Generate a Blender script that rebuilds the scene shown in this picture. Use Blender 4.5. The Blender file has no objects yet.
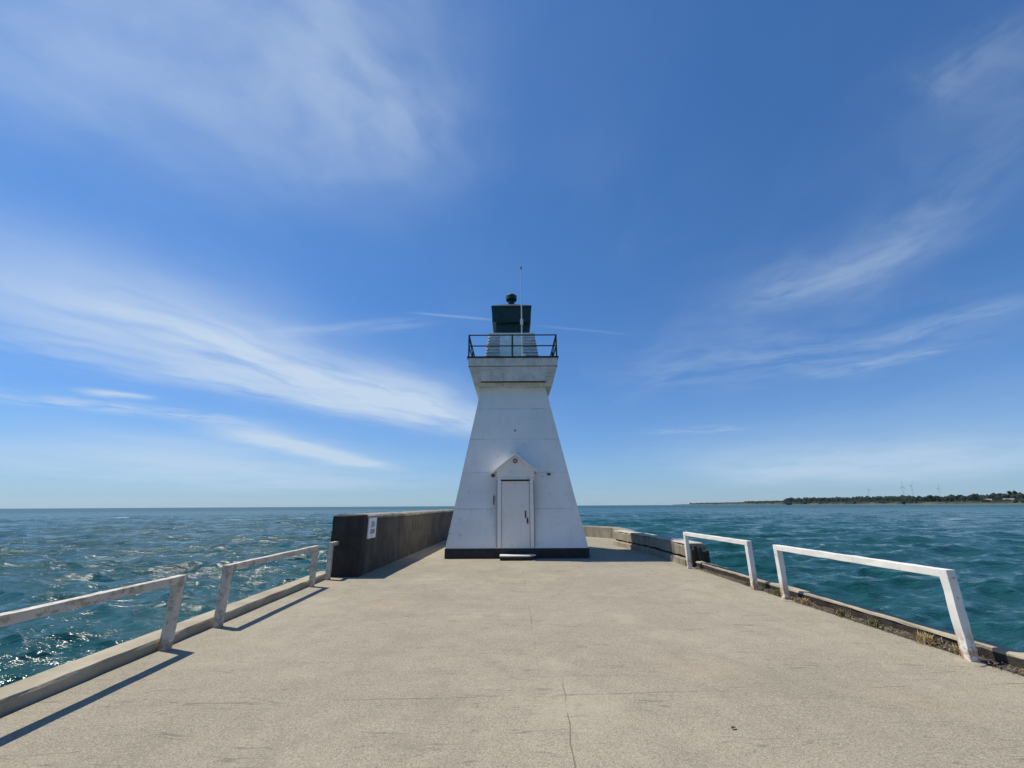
import bpy, bmesh, math, random
import numpy as np
from mathutils import Vector, Matrix
R = math.radians
random.seed(7)
rng = np.random.default_rng(11)
scene = bpy.context.scene
col = scene.collection

# ------------------------------------------------------------------ helpers
def link(o, parent=None):
    col.objects.link(o)
    if parent is not None:
        o.parent = parent
    return o

def tag(o, label=None, cat=None, group=None, kind=None):
    if label: o['label'] = label
    if cat: o['category'] = cat
    if group: o['group'] = group
    if kind: o['kind'] = kind
    return o

def empty(name, loc=(0, 0, 0), rz=0):
    o = bpy.data.objects.new(name, None)
    o.location = loc
    o.rotation_euler = (0, 0, rz)
    o.empty_display_size = .2
    return link(o)

def build(name, bm, mat, parent=None, bevel=0.0, smooth=False, seg=2):
    bmesh.ops.recalc_face_normals(bm, faces=bm.faces)
    if bevel > 0:
        es = [e for e in bm.edges if len(e.link_faces) == 2 and e.calc_face_angle(0) > .5]
        bmesh.ops.bevel(bm, geom=es, offset=bevel, segments=seg, affect='EDGES', profile=.6, clamp_overlap=True)
    me = bpy.data.meshes.new(name)
    bm.to_mesh(me); bm.free()
    if smooth:
        for p in me.polygons: p.use_smooth = True
    mats = mat if isinstance(mat, (list, tuple)) else [mat]
    for m in mats: me.materials.append(m)
    return link(bpy.data.objects.new(name, me), parent)

def box(bm, x0, x1, y0, y1, z0, z1, mi=0):
    vs = [bm.verts.new(p) for p in ((x0, y0, z0), (x1, y0, z0), (x1, y1, z0), (x0, y1, z0),
                                    (x0, y0, z1), (x1, y0, z1), (x1, y1, z1), (x0, y1, z1))]
    for f in ((0, 3, 2, 1), (4, 5, 6, 7), (0, 1, 5, 4), (1, 2, 6, 5), (2, 3, 7, 6), (3, 0, 4, 7)):
        bm.faces.new([vs[i] for i in f]).material_index = mi
    return vs

def loft(bm, rings, close=True, cap=True):
    vr = [[bm.verts.new(p) for p in r] for r in rings]
    n = len(vr[0])
    for a, b in zip(vr[:-1], vr[1:]):
        for i in range(n if close else n - 1):
            j = (i + 1) % n
            bm.faces.new((a[i], a[j], b[j], b[i]))
    if cap:
        bm.faces.new(list(reversed(vr[0])))
        bm.faces.new(vr[-1])
    return vr

def sq(hw, z, cx=0, cy=0, hy=None):
    h = hy if hy is not None else hw
    return [(cx - hw, cy - h, z), (cx + hw, cy - h, z), (cx + hw, cy + h, z), (cx - hw, cy + h, z)]

def tube(bm, p0, p1, r, n=8, r1=None):
    p0, p1 = Vector(p0), Vector(p1)
    d = (p1 - p0).normalized()
    a = d.cross(Vector((0, 0, 1)))
    if a.length < 1e-3: a = Vector((1, 0, 0))
    a.normalize(); b = d.cross(a)
    r1 = r if r1 is None else r1
    rings = [[tuple(p + a * rr * math.cos(2 * math.pi * i / n) + b * rr * math.sin(2 * math.pi * i / n)) for i in range(n)]
             for p, rr in ((p0, r), (p1, r1))]
    loft(bm, rings)

def beam(bm, p0, p1, w, h, seg=1, jit=0.0):
    """rectangular bar, w across (horizontal), h in the other direction"""
    p0, p1 = Vector(p0), Vector(p1)
    d = (p1 - p0).normalized()
    up = Vector((0, 0, 1)) if abs(d.z) < .9 else Vector((0, 1, 0))
    a = d.cross(up).normalized(); b = a.cross(d)
    rings = []
    for k in range(seg + 1):
        p = p0.lerp(p1, k / seg)
        ring = []
        for s, t in ((-1, -1), (1, -1), (1, 1), (-1, 1)):
            q = p + a * (s * w / 2 + random.uniform(-jit, jit)) + b * (t * h / 2 + random.uniform(-jit, jit))
            ring.append(tuple(q))
        rings.append(ring)
    loft(bm, rings)

def sweep(bm, path, sec, step=.25, jit=.0):
    """sweep a closed section [(across, z)] along a plan polyline, worn by jitter. across > 0 lies right of the path."""
    pts = []
    for (a, b) in zip(path[:-1], path[1:]):
        a, b = Vector(a), Vector(b)
        n = max(1, int((b - a).length / step))
        for k in range(n): pts.append(a.lerp(b, k / n))
    pts.append(Vector(path[-1]))
    rings = []
    for i, p in enumerate(pts):
        d = (pts[min(i + 1, len(pts) - 1)] - pts[max(i - 1, 0)]).normalized()
        nrm = Vector((d.y, -d.x))
        ring = []
        for (s, z) in sec:
            q = p + nrm * (s + random.uniform(-jit, jit)) + d * random.uniform(-jit, jit)
            ring.append((q.x, q.y, z + random.uniform(-jit, jit)))
        rings.append(ring)
    loft(bm, rings)

# ------------------------------------------------------------------ materials
class NT:
    def __init__(self, name, world=False):
        if world:
            self.owner = bpy.data.worlds.new(name); scene.world = self.owner
        else:
            self.owner = bpy.data.materials.new(name)
        self.owner.use_nodes = True
        self.t = self.owner.node_tree
        self.t.nodes.clear()
    def n(self, typ, **kw):
        x = self.t.nodes.new(typ)
        for k, v in kw.items(): setattr(x, k, v)
        return x
    def put(self, sock, v):
        if hasattr(v, 'is_output'): self.t.links.new(v, sock)
        elif v is not None:
            if sock.type == 'RGBA' and len(v) == 3: v = (*v, 1)
            sock.default_value = v
    def m(self, op, a, b=None, c=None, clamp=False):
        x = self.n('ShaderNodeMath', operation=op, use_clamp=clamp)
        for s, v in zip(x.inputs, (a, b, c)): self.put(s, v)
        return x.outputs[0]
    def noise(self, vec, scale, detail=4, rough=.55, dist=0, lac=2):
        x = self.n('ShaderNodeTexNoise')
        self.put(x.inputs['Vector'], vec)
        x.inputs['Scale'].default_value = scale; x.inputs['Detail'].default_value = detail
        x.inputs['Roughness'].default_value = rough; x.inputs['Distortion'].default_value = dist
        return x.outputs['Fac']
    def voro(self, vec, scale, feature='F1'):
        x = self.n('ShaderNodeTexVoronoi', feature=feature)
        self.put(x.inputs['Vector'], vec); x.inputs['Scale'].default_value = scale
        return x
    def ramp(self, v, lo, hi, to0=0., to1=1., smooth=True):
        x = self.n('ShaderNodeMapRange', clamp=True)
        if smooth: x.interpolation_type = 'SMOOTHSTEP'
        self.put(x.inputs['Value'], v)
        for k, val in (('From Min', lo), ('From Max', hi), ('To Min', to0), ('To Max', to1)): x.inputs[k].default_value = val
        return x.outputs[0]
    def mix(self, f, a, b, typ='MIX'):
        x = self.n('ShaderNodeMix', data_type='RGBA', blend_type=typ)
        self.put(x.inputs['Factor'], f); self.put(x.inputs[6], a); self.put(x.inputs[7], b)
        return x.outputs[2]
    def comb(self, x, y, z):
        c = self.n('ShaderNodeCombineXYZ')
        for s, v in zip(c.inputs, (x, y, z)): self.put(s, v)
        return c.outputs[0]
    def sep(self, v):
        s = self.n('ShaderNodeSeparateXYZ'); self.put(s.inputs[0], v); return s.outputs
    def scale(self, v, s):
        x = self.n('ShaderNodeVectorMath', operation='MULTIPLY'); self.put(x.inputs[0], v); self.put(x.inputs[1], s)
        return x.outputs[0]
    def obj(self): return self.n('ShaderNodeTexCoord').outputs['Object']
    def pos(self): return self.n('ShaderNodeNewGeometry').outputs['Position']
    def bump(self, h, strength, dist, normal=None):
        b = self.n('ShaderNodeBump'); self.put(b.inputs['Height'], h)
        b.inputs['Strength'].default_value = strength; b.inputs['Distance'].default_value = dist
        if normal is not None: self.put(b.inputs['Normal'], normal)
        return b.outputs[0]
    def principled(self, color, rough=.6, metal=0, normal=None, spec=.5, ior=1.45):
        p = self.n('ShaderNodeBsdfPrincipled')
        self.put(p.inputs['Base Color'], color); self.put(p.inputs['Roughness'], rough)
        self.put(p.inputs['Metallic'], metal); p.inputs['IOR'].default_value = ior
        p.inputs['Specular IOR Level'].default_value = spec
        if normal is not None: self.put(p.inputs['Normal'], normal)
        o = self.n('ShaderNodeOutputMaterial'); self.t.links.new(p.outputs[0], o.inputs['Surface'])
        return self.owner

def simple(name, c, rough=.6, var=.25, scale=8, bump=.0, metal=0):
    a = NT(name); v = a.pos()
    nz = a.noise(v, scale, 5, .6)
    cc = a.mix(a.ramp(nz, .3, .7), tuple(x * (1 - var) for x in c), tuple(min(1, x * (1 + var)) for x in c))
    nn = a.bump(a.noise(v, scale * 6, 3), bump, .01) if bump else None
    return a.principled(cc, rough, metal, nn)

def mat_deck():
    a = NT('deck_concrete'); p = a.pos()
    x, y, z = a.sep(p)
    big = a.noise(p, .38, 6, .62)
    mid = a.noise(p, 3.2, 6, .65)
    fine = a.noise(p, 60, 4, .7)
    grit = a.noise(p, 210, 2, .6)
    c = a.mix(a.ramp(big, .3, .7), (.29, .25, .176), (.38, .328, .235))
    c = a.mix(a.ramp(mid, .35, .72, 0, .5), c, (.235, .206, .145))
    # exposed aggregate: pale and dark stones
    vo = a.voro(p, 140); vc = a.sep(vo.outputs['Color'])[0]
    c = a.mix(a.ramp(vc, .6, .95, 0, .5), c, (.52, .49, .40))
    c = a.mix(a.ramp(vc, .28, .02, 0, .55), c, (.085, .078, .062))
    c = a.mix(a.ramp(grit, .40, .62, .0, .4), c, (.19, .17, .14))
    c = a.mix(a.ramp(fine, .55, .75, 0, .35), c, (.5, .47, .41))
    # transverse broom / wear lines, broken up
    yw = a.m('ADD', y, a.m('MULTIPLY', a.noise(p, .9, 3), .25))
    ln = a.noise(a.comb(a.m('MULTIPLY', x, .55), a.m('MULTIPLY', yw, 13), 3.3), 1.0, 3, .6)
    brk = a.noise(a.comb(a.m('MULTIPLY', x, 1.1), a.m('MULTIPLY', y, 3), 7.7), 1.0, 3)
    lines = a.m('MULTIPLY', a.ramp(ln, .57, .68), a.ramp(brk, .42, .62))
    iso = a.m('ABSOLUTE', a.m('SUBTRACT', a.noise(a.comb(a.m('MULTIPLY', x, .35), a.m('MULTIPLY', yw, 4.2), 11.), 1.0, 3, .55), .5))
    brk2 = a.ramp(a.noise(a.comb(a.m('MULTIPLY', x, 1.7), a.m('MULTIPLY', y, 2.5), 17.), 1.0, 4, .65), .44, .60)
    thin = a.m('MULTIPLY', a.ramp(iso, .003, .009, 1, 0), brk2)
    c = a.mix(a.m('MULTIPLY', thin, .5), c, (.11, .097, .076))
    c = a.mix(a.m('MULTIPLY', lines, .18), c, (.15, .132, .105))
    # worn, dirty and patched areas of the slab
    dirt = a.m('MULTIPLY', a.ramp(a.noise(a.comb(a.m('MULTIPLY', x, .9), a.m('MULTIPLY', y, .45), 21.), 1.1, 6, .68), .5, .74), .30)
    c = a.mix(dirt, c, (.15, .133, .105))
    spots = a.m('MULTIPLY', a.ramp(a.noise(p, 7.5, 3, .5), .69, .76), .45)
    c = a.mix(spots, c, (.12, .105, .08))
    pale = a.m('MULTIPLY', a.ramp(a.noise(a.comb(x, y, 40.), .8, 5, .6), .55, .75), .35)
    c = a.mix(pale, c, (.43, .38, .285))
    # joints and cracks
    wob = a.m('MULTIPLY', a.m('SUBTRACT', a.noise(p, 2.0, 6, .75), .5), .09)
    wob2 = a.m('MULTIPLY', a.m('SUBTRACT', a.noise(a.comb(x, y, 9.), 1.8, 6, .75), .5), .08)
    d1 = a.m('ABSOLUTE', a.m('SUBTRACT', a.m('ADD', y, wob), a.m('ADD', 4.26, a.m('MULTIPLY', x, .045))))
    k1 = a.m('MULTIPLY', a.ramp(d1, .003, .010, 1, 0), a.ramp(a.noise(a.comb(x, 0., 4.), 1.6, 5), .42, .6))
    d2 = a.m('ABSOLUTE', a.m('SUBTRACT', a.m('ADD', x, wob2), a.m('ADD', .18, a.m('MULTIPLY', y, .065))))
    k2 = a.m('MULTIPLY', a.m('MULTIPLY', a.ramp(d2, .002, .007, 1, 0), a.ramp(y, 4.45, 4.75, 1, 0)), a.ramp(a.noise(a.comb(y, 2., 1.), 2.1, 3), .33, .5))
    k2b = a.m('MULTIPLY', a.m('MULTIPLY', a.ramp(a.m('ABSOLUTE', a.m('SUBTRACT', a.m('ADD', x, wob2), .26)), .002, .007, 1, 0), a.ramp(y, 4.7, 5.2)),
              a.ramp(a.noise(a.comb(y, 5., 1.), 1.3, 3), .52, .62))
    d3 = a.m('ABSOLUTE', a.m('SUBTRACT', a.m('ADD', y, wob2), 9.1))
    k3 = a.m('MULTIPLY', a.ramp(d3, .006, .018, 1, 0), a.ramp(a.noise(a.comb(x, 3., 4.), 1.2, 3), .5, .62))
    k = a.m('MAXIMUM', a.m('MAXIMUM', k1, k2), a.m('MAXIMUM', k2b, a.m('MULTIPLY', k3, .7)))
    c = a.mix(a.m('MULTIPLY', k, .55), c, (.09, .06, .05))
    # rusty stain and pale wear
    for (sx, sy, r, cc) in ((-2.1, 7.9, .55, (.48, .28, .16)), (1.9, 4.9, .7, (.40, .29, .20)), (3.4, 4.2, .6, (.37, .27, .19))):
        dd = a.m('SQRT', a.m('ADD', a.m('POWER', a.m('SUBTRACT', x, sx), 2), a.m('POWER', a.m('MULTIPLY', a.m('SUBTRACT', y, sy), 1.3), 2)))
        dd = a.m('ADD', dd, a.m('MULTIPLY', a.m('SUBTRACT', mid, .5), 1.2))
        c = a.mix(a.ramp(dd, .0, r, .22, 0), c, cc)
    h = a.m('ADD', a.m('MULTIPLY', fine, .5), a.m('ADD', a.m('MULTIPLY', vo.outputs['Distance'], .6), a.m('MULTIPLY', grit, .4)))
    h = a.m('SUBTRACT', h, a.m('ADD', a.m('MULTIPLY', k, 2.5), a.m('MULTIPLY', lines, .5)))
    return a.principled(c, .9, 0, a.bump(h, .5, .006), spec=.25)

def mat_concrete(name, base, dark, streak=True, spk=1.0, bumpd=.02):
    a = NT(name); p = a.pos(); x, y, z = a.sep(p)
    n1 = a.noise(p, 1.4, 6, .65); n2 = a.noise(p, 14, 5, .7); n3 = a.noise(p, 70, 3, .6)
    c = a.mix(a.ramp(n1, .3, .7), dark, base)
    if streak:
        s = a.noise(a.scale(p, (5, 5, .35)), 1, 5, .6)
        c = a.mix(a.ramp(s, .45, .75, 0, .65), c, tuple(v * .55 for v in dark))
        s2 = a.noise(a.scale(p, (3, 3, .25)), 1.3, 4, .6, .2)
        c = a.mix(a.ramp(s2, .58, .8, 0, .5), c, tuple(min(1, v * 1.35) for v in base))
    c = a.mix(a.ramp(n2, .55, .8, 0, .5 * spk), c, tuple(v * .5 for v in dark))
    c = a.mix(a.ramp(n3, .55, .75, 0, .3 * spk), c, tuple(min(1, v * 1.5) for v in base))
    h = a.m('ADD', n2, a.m('MULTIPLY', n3, .5))
    return a.principled(c, .9, 0, a.bump(h, .6, bumpd), spec=.25)

def mat_white(name='white_paint', seams=(), base=(.80, .81, .81), grime=1.0, zoff=0):
    a = NT(name); p = a.pos(); x, y, z = a.sep(p)
    n1 = a.noise(p, .9, 5, .6); n2 = a.noise(p, 6, 6, .7); n3 = a.noise(p, 38, 4, .65)
    c = a.mix(a.ramp(n1, .3, .75, 0, .30 * grime), base, (.56, .555, .54))
    st = a.noise(a.scale(p, (4, 4, .3)), 1, 5, .65)
    c = a.mix(a.ramp(st, .5, .8, 0, .28 * grime), c, (.52, .53, .52))
    c = a.mix(a.m('MULTIPLY', a.ramp(n2, .57, .68), a.ramp(n1, .42, .6, 0, .5 * grime)), c, (.38, .37, .36))
    c = a.mix(a.m('MULTIPLY', a.ramp(n3, .60, .70), a.ramp(n2, .52, .66, 0, .4 * grime)), c, (.20, .19, .18))
    h = a.m('ADD', a.m('MULTIPLY', n2, .7), a.m('MULTIPLY', n3, .3))
    for i, zs in enumerate(seams):
        dz = a.m('ABSOLUTE', a.m('SUBTRACT', a.m('ADD', z, a.m('MULTIPLY', a.m('SUBTRACT', n2, .5), .015)), zs))
        br = a.ramp(a.noise(a.comb(a.m('ADD', x, i * 7.3), y, zs), 1.1, 4, .7), .40, .66, .12, 1)
        k = a.m('MULTIPLY', a.ramp(dz, .009, .022, 1, 0), br)
        c = a.mix(a.m('MULTIPLY', k, .5), c, (.27, .26, .25))
        run = a.m('MULTIPLY', a.ramp(a.m('SUBTRACT', zs, z), 0, .35, 1, 0), a.m('GREATER_THAN', zs, z))
        run = a.m('MULTIPLY', run, a.ramp(a.noise(a.comb(a.m('MULTIPLY', x, 9), y, i), 1, 4, .7), .5, .72))
        c = a.mix(a.m('MULTIPLY', run, .3), c, (.42, .42, .41))
        h = a.m('SUBTRACT', h, a.m('MULTIPLY', k, 1.5))
    return a.principled(c, .55, 0, a.bump(h, .25, .008))

def mat_peeled(name, paint, wood, amount, rust=None):
    a = NT(name); p = a.pos(); x, y, z = a.sep(p)
    n = a.noise(p, 9, 6, .7); n2 = a.noise(a.scale(p, (14, 3, 14)), 1, 5, .7); n3 = a.noise(p, 60, 3, .6)
    c = a.mix(a.ramp(a.noise(p, 4, 4), .3, .7), tuple(v * .86 for v in paint), paint)
    k = a.ramp(a.m('ADD', a.m('MULTIPLY', n, .6), a.m('MULTIPLY', n2, .4)), amount, amount + .08)
    wc = a.mix(a.ramp(n2, .3, .7), tuple(v * .6 for v in wood), tuple(v * 1.3 for v in wood))
    c = a.mix(k, c, wc)
    if rust:
        rk = a.m('MULTIPLY', a.ramp(z, .04, .42, 1, 0), a.ramp(n, .40, .52))
        c = a.mix(a.m('MULTIPLY', rk, .85), c, rust)
        rk2 = a.ramp(n3, .68, .74, 0, .5); c = a.mix(rk2, c, rust)
    h = a.m('SUBTRACT', a.m('MULTIPLY', n3, .3), k)
    return a.principled(c, .6, 0, a.bump(h, .5, .006))

def mat_clapboard():
    a = NT('white_clapboard'); p = a.pos(); x, y, z = a.sep(p)
    n = a.noise(p, 5, 5, .65); n2 = a.noise(p, 26, 4, .7)
    c = a.mix(a.ramp(n, .3, .75), (.72, .72, .69), (.50, .51, .50))
    c = a.mix(a.ramp(n2, .6, .72, 0, .6), c, (.28, .27, .25))
    return a.principled(c, .65, 0, a.bump(n2, .3, .01))

def mat_cornice():
    a = NT('weathered_cornice_paint'); p = a.pos(); x, y, z = a.sep(p)
    n = a.noise(p, 3, 5, .65); n2 = a.noise(p, 18, 5, .7); s = a.noise(a.scale(p, (7, 7, .8)), 1, 5, .7)
    c = a.mix(a.ramp(n, .3, .7), (.72, .685, .61), (.53, .50, .44))
    c = a.mix(a.ramp(s, .5, .78, 0, .75), c, (.34, .28, .18))
    c = a.mix(a.ramp(n2, .6, .72, 0, .7), c, (.22, .20, .17))
    return a.principled(c, .7, 0, a.bump(n2, .35, .01))

def mat_sea():
    a = NT('lake_water'); p = a.pos(); x, y, z = a.sep(p)
    pv = a.comb(x, y, 0.)
    cd = a.n('ShaderNodeVectorMath', operation='LENGTH'); a.put(cd.inputs[0], pv); dist = cd.outputs['Value']
    r1 = a.noise(a.scale(pv, (.42, 1.15, 1)), 1.25, 5, .6)
    r2 = a.noise(a.scale(pv, (.5, 1.1, 1)), 4.5, 4, .62)
    r3 = a.noise(a.scale(pv, (.3, 1.0, 1)), .22, 6, .62)
    r4 = a.noise(a.scale(pv, (.25, 1.0, 1)), .05, 6, .65)
    big = a.noise(a.scale(pv, (.4, 1, 1)), .012, 4, .6)
    c = a.mix(a.ramp(big, .35, .65), (.010, .062, .068), (.016, .084, .088))
    c = a.mix(a.ramp(r3, .4, .7, 0, .6), c, (.007, .052, .062))
    at = a.n('ShaderNodeAttribute', attribute_name='foam_and_glint')
    fo = a.m('MULTIPLY', at.outputs['Fac'], a.ramp(a.noise(a.scale(pv, (.5, 1.4, 1)), 2.3, 6, .75), .42, .6))
    c = a.mix(a.m('MULTIPLY', fo, .85), c, (.75, .8, .82))
    r5 = a.noise(a.scale(pv, (.8, 1.0, 1)), 13, 3, .65)
    n = a.bump(r4, .8, 4.0)
    n = a.bump(r3, .7, .9, n)
    n = a.bump(r1, .8, .28, n)
    n = a.bump(r2, .6, .08, n)
    n = a.bump(r5, .35, .02, n)
    rb = a.ramp(dist, 10, 700, .11, .34, False)
    rough = a.mix(fo, rb, (.8, .8, .8))
    return a.principled(c, rough, 0, n, spec=.5, ior=1.20)

M = {}
M['deck'] = mat_deck()
M['kerb'] = mat_concrete('kerb_concrete', (.42, .37, .27), (.29, .25, .18), streak=False)
M['litcap'] = mat_concrete('sunlit_worn_concrete', (.50, .46, .39), (.38, .345, .29), streak=False)
M['darkcap'] = mat_concrete('stained_coping', (.34, .31, .26), (.16, .14, .115), streak=False, spk=1.4)
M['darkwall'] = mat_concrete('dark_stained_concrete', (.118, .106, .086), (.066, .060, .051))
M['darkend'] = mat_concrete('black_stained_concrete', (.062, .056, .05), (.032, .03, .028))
M['lowwall'] = mat_concrete('brown_weathered_concrete', (.36, .315, .24), (.25, .215, .16), spk=1.4, bumpd=.05)
M['timber_and_shade'] = mat_concrete('tarred_timber_and_shade', (.07, .06, .05), (.035, .03, .026), spk=1.5, bumpd=.04)  # tarred timber, and the dark of the strips that stand in for shade
M['soil'] = simple('dark_soil', (.06, .05, .038), .95, .5, 20, .6)
M['white'] = mat_white()
M['trim'] = mat_white('white_trim_paint', base=(.82, .785, .72), grime=1.1)
M['door'] = mat_white('grey_white_door_paint', base=(.78, .745, .69), grime=1.2)
M['clap'] = mat_clapboard()
M['cornice'] = mat_cornice()
M['black'] = simple('black_painted_metal', (.011, .020, .019), .45, .3, 12)
M['plinth'] = simple('black_plinth_paint', (.016, .016, .018), .6, .4, 6, .3)
M['green'] = simple('dark_green_metal', (.006, .034, .031), .5, .25, 6, .15)
M['pale'] = simple('pale_green_hatch_paint', (.72, .84, .78), .5, .12, 7, .15)
M['mast'] = simple('pale_mast_paint', (.72, .73, .72), .4, .1, 8)
M['rust'] = simple('rusty_iron', (.12, .05, .03), .8, .5, 30, .4)
M['lens'] = simple('amber_lamp_lens', (.55, .40, .26), .3, .2, 30)
M['plank'] = mat_peeled('worn_white_plank', (.72, .69, .62), (.22, .16, .11), .60)
M['railgrey'] = mat_peeled('peeling_white_rail_paint', (.58, .52, .43), (.31, .245, .18), .50)
M['railwhite'] = mat_peeled('white_rail_paint', (.80, .77, .70), (.33, .25, .18), .585, rust=(.33, .15, .05))
M['sea'] = mat_sea()

# ------------------------------------------------------------------ camera
F = 416.0
cam = bpy.data.cameras.new('camera')
cam.sensor_fit = 'HORIZONTAL'; cam.sensor_width = 36; cam.lens = F / 1024 * 36
cam.clip_start = .05; cam.clip_end = 60000
cob = link(bpy.data.objects.new('camera', cam))
pitch, roll = R(16.3), R(.3)
rot = Matrix.Rotation(R(90) + pitch, 4, 'X') @ Matrix.Rotation(roll * -1, 4, 'Z')
cob.matrix_world = Matrix.Translation((0, 0, 1.6)) @ rot
scene.camera = cob

# ------------------------------------------------------------------ world, sun
SUN_EL, SUN_AZ = R(62), R(68)          # azimuth measured left of straight ahead (+Y)
sd = Vector((-math.sin(SUN_AZ) * math.cos(SUN_EL), math.cos(SUN_AZ) * math.cos(SUN_EL), math.sin(SUN_EL)))
sl = bpy.data.lights.new('sun', 'SUN'); sl.energy = 5.0; sl.angle = R(.53); sl.color = (1, .94, .82)
so = link(bpy.data.objects.new('sun', sl)); so.rotation_euler = sd.to_track_quat('Z', 'Y').to_euler()
so.location = sd * 50

def make_world():
    w = NT('World', world=True)
    sky = w.n('ShaderNodeTexSky', sky_type='NISHITA', sun_disc=False)
    sky.sun_elevation = SUN_EL; sky.sun_rotation = -SUN_AZ
    sky.altitude = 100; sky.air_density = 1.0; sky.dust_density = .1; sky.ozone_density = 2.0
    d = w.n('ShaderNodeTexCoord').outputs['Generated']
    nrm = w.n('ShaderNodeVectorMath', operation='NORMALIZE'); w.put(nrm.inputs[0], d); d = nrm.outputs[0]
    x, y, z = w.sep(d)
    hs = w.n('ShaderNodeHueSaturation'); hs.inputs['Saturation'].default_value = 1.18; hs.inputs['Value'].default_value = 1.0
    hs.inputs['Hue'].default_value = .503
    w.put(hs.inputs['Color'], sky.outputs[0]); c = hs.outputs[0]
    zz = w.m('MAXIMUM', z, .0)
    low = w.m('POWER', w.m('SUBTRACT', 1., zz), 3.)
    c = w.mix(1.0, c, w.mix(low, (.90, 1.19, 1.36), (.42, .62, 1.02)), 'MULTIPLY')
    zc = w.m('ADD', zz, .05)
    px = w.m('DIVIDE', x, zc); py = w.m('DIVIDE', y, zc)
    P0 = w.comb(px, py, 0.)
    wx = w.m('MULTIPLY', w.m('SUBTRACT', w.noise(P0, 1.1, 4), .5), .55)
    wy = w.m('MULTIPLY', w.m('SUBTRACT', w.noise(w.comb(py, px, 5.), 1.1, 4), .5), .55)
    rawx, rawy = px, py
    px = w.m('ADD', px, wx); py = w.m('ADD', py, wy)
    tot = None
    def cloud(ax, ay, bx, by, W, amt, lo=.35, hi=.75, fx=2.2, fy=2.0, seed=0., endsoft=1.0, raw=False):
        nonlocal tot
        cx, cy = (ax + bx) / 2, (ay + by) / 2
        L = math.hypot(bx - ax, by - ay) / 2 * endsoft
        dx, dy = (bx - ax), (by - ay); q = math.hypot(dx, dy); dx /= q; dy /= q
        ex = w.m('SUBTRACT', rawx if raw else px, cx); ey = w.m('SUBTRACT', rawy if raw else py, cy)
        u = w.m('ADD', w.m('MULTIPLY', ex, dx / L), w.m('MULTIPLY', ey, dy / L))
        v = w.m('ADD', w.m('MULTIPLY', ex, -dy / W), w.m('MULTIPLY', ey, dx / W))
        r2 = w.m('ADD', w.m('POWER', w.m('ABSOLUTE', u), 4), w.m('MULTIPLY', v, v))
        g = w.m('POWER', 2.718, w.m('MULTIPLY', r2, -1.0))
        nz = w.noise(w.comb(w.m('MULTIPLY', u, fx), w.m('MULTIPLY', v, fy), seed), 1, 6, .55, .12)
        dns = w.m('MULTIPLY', w.m('MULTIPLY', g, w.ramp(nz, lo, hi)), amt)
        tot = dns if tot is None else w.m('ADD', tot, dns)
    for a in CLOUDS: cloud(*a)
    # overall very thin veil
    nzv = w.noise(w.comb(w.m('MULTIPLY', px, .7), w.m('MULTIPLY', py, .35), 3.), 1, 6, .6, .3)
    tot = w.m('ADD', tot, w.ramp(nzv, .45, .8, 0, .10))
    # pale veil along the horizon
    hz = w.m('POWER', w.m('SUBTRACT', 1., zz), 9.)
    tot = w.m('MINIMUM', tot, .88)
    c = w.mix(tot, c, tuple(v / .1 for v in (.60, .72, .86)))
    w.owner.cycles.sampling_method = 'MANUAL'; w.owner.cycles.sample_map_resolution = 1024
    c = w.mix(w.m('MULTIPLY', hz, .5), c, tuple(v / .1 for v in (.355, .535, .72)))
    bg = w.n('ShaderNodeBackground'); w.put(bg.inputs['Color'], c); bg.inputs['Strength'].default_value = .1
    o = w.n('ShaderNodeOutputWorld'); w.t.links.new(bg.outputs[0], o.inputs['Surface'])

def pix(x, y):
    """a viewing direction of the photograph as cloud-sheet coordinates"""
    v = Vector(((x - 512) / F, (384 - y) / F, -1)); q = (rot.to_3x3() @ v).normalized()
    return q.x / (q.z + .05), q.y / (q.z + .05)
def seg(x0, y0, x1, y1, *r):
    return (*pix(x0, y0), *pix(x1, y1), *r)
CLOUDS = [
    # ends in view, half width, amount, lo, hi, frequency along, across, seed
    seg(-60, 262, 490, 432, .50, .98, .0, .64, 2.0, 1.6, 1.0, 1.05),
    seg(-40, 330, 420, 425, .30, .55, .2, .7, 2.0, 1.3, 2.0),
    seg(225, 428, 380, 468, .36, .95, .0, .55, 1.6, 1.4, 3.5),
    seg(-40, 388, 250, 425, .20, .55, .3, .65, 3.0, 1.3, 4.0),
    seg(80, 392, 150, 398, .09, .7, .0, .5, 1.2, 1.0, 5.0),
    seg(-20, 440, 330, 490, 2.6, .75, .05, .7, 2.0, 1.5, 6.0),
    seg(-60, 30, 400, 130, .38, .48, -.05, .85, 1.5, 1.2, 7.0, 1.25),
    seg(230, -60, 420, 190, .22, .24, .25, .7, 1.3, 1.3, 8.0),
    seg(720, 300, 940, 245, .20, .26, .1, .75, 1.8, 1.6, 9.0),
    seg(850, 300, 1060, 60, .20, .16, .2, .75, 2.0, 1.2, 10.0),
    seg(940, 100, 1060, 30, .10, .16, .2, .7, 1.4, 1.2, 11.0),
    seg(800, 378, 940, 350, .12, .26, .2, .7, 1.8, 1.3, 12.0),
    seg(640, 432, 760, 428, .16, .28, .3, .7, 2.2, 1.4, 13.0),
    seg(700, 475, 1060, 462, 2.8, .75, .0, .65, 2.2, 1.5, 14.0),
    seg(270, 334, 430, 322, .07, .22, .2, .7, 1.4, 1.2, 15.0, 1.0, True),
    seg(415, 313, 495, 320, .012, .22, .0, .5, 1.0, .8, 16.0, 1.0, True),
    seg(540, 326, 625, 334, .012, .10, .0, .5, 1.0, .8, 17.0, 1.0, True),
    seg(620, 380, 1000, 330, .5, .20, .3, .75, 2.4, 2.0, 18.0),
    seg(880, 340, 1060, 290, .10, .18, .2, .7, 2.0, 1.4, 19.0),
]
make_world()

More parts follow.
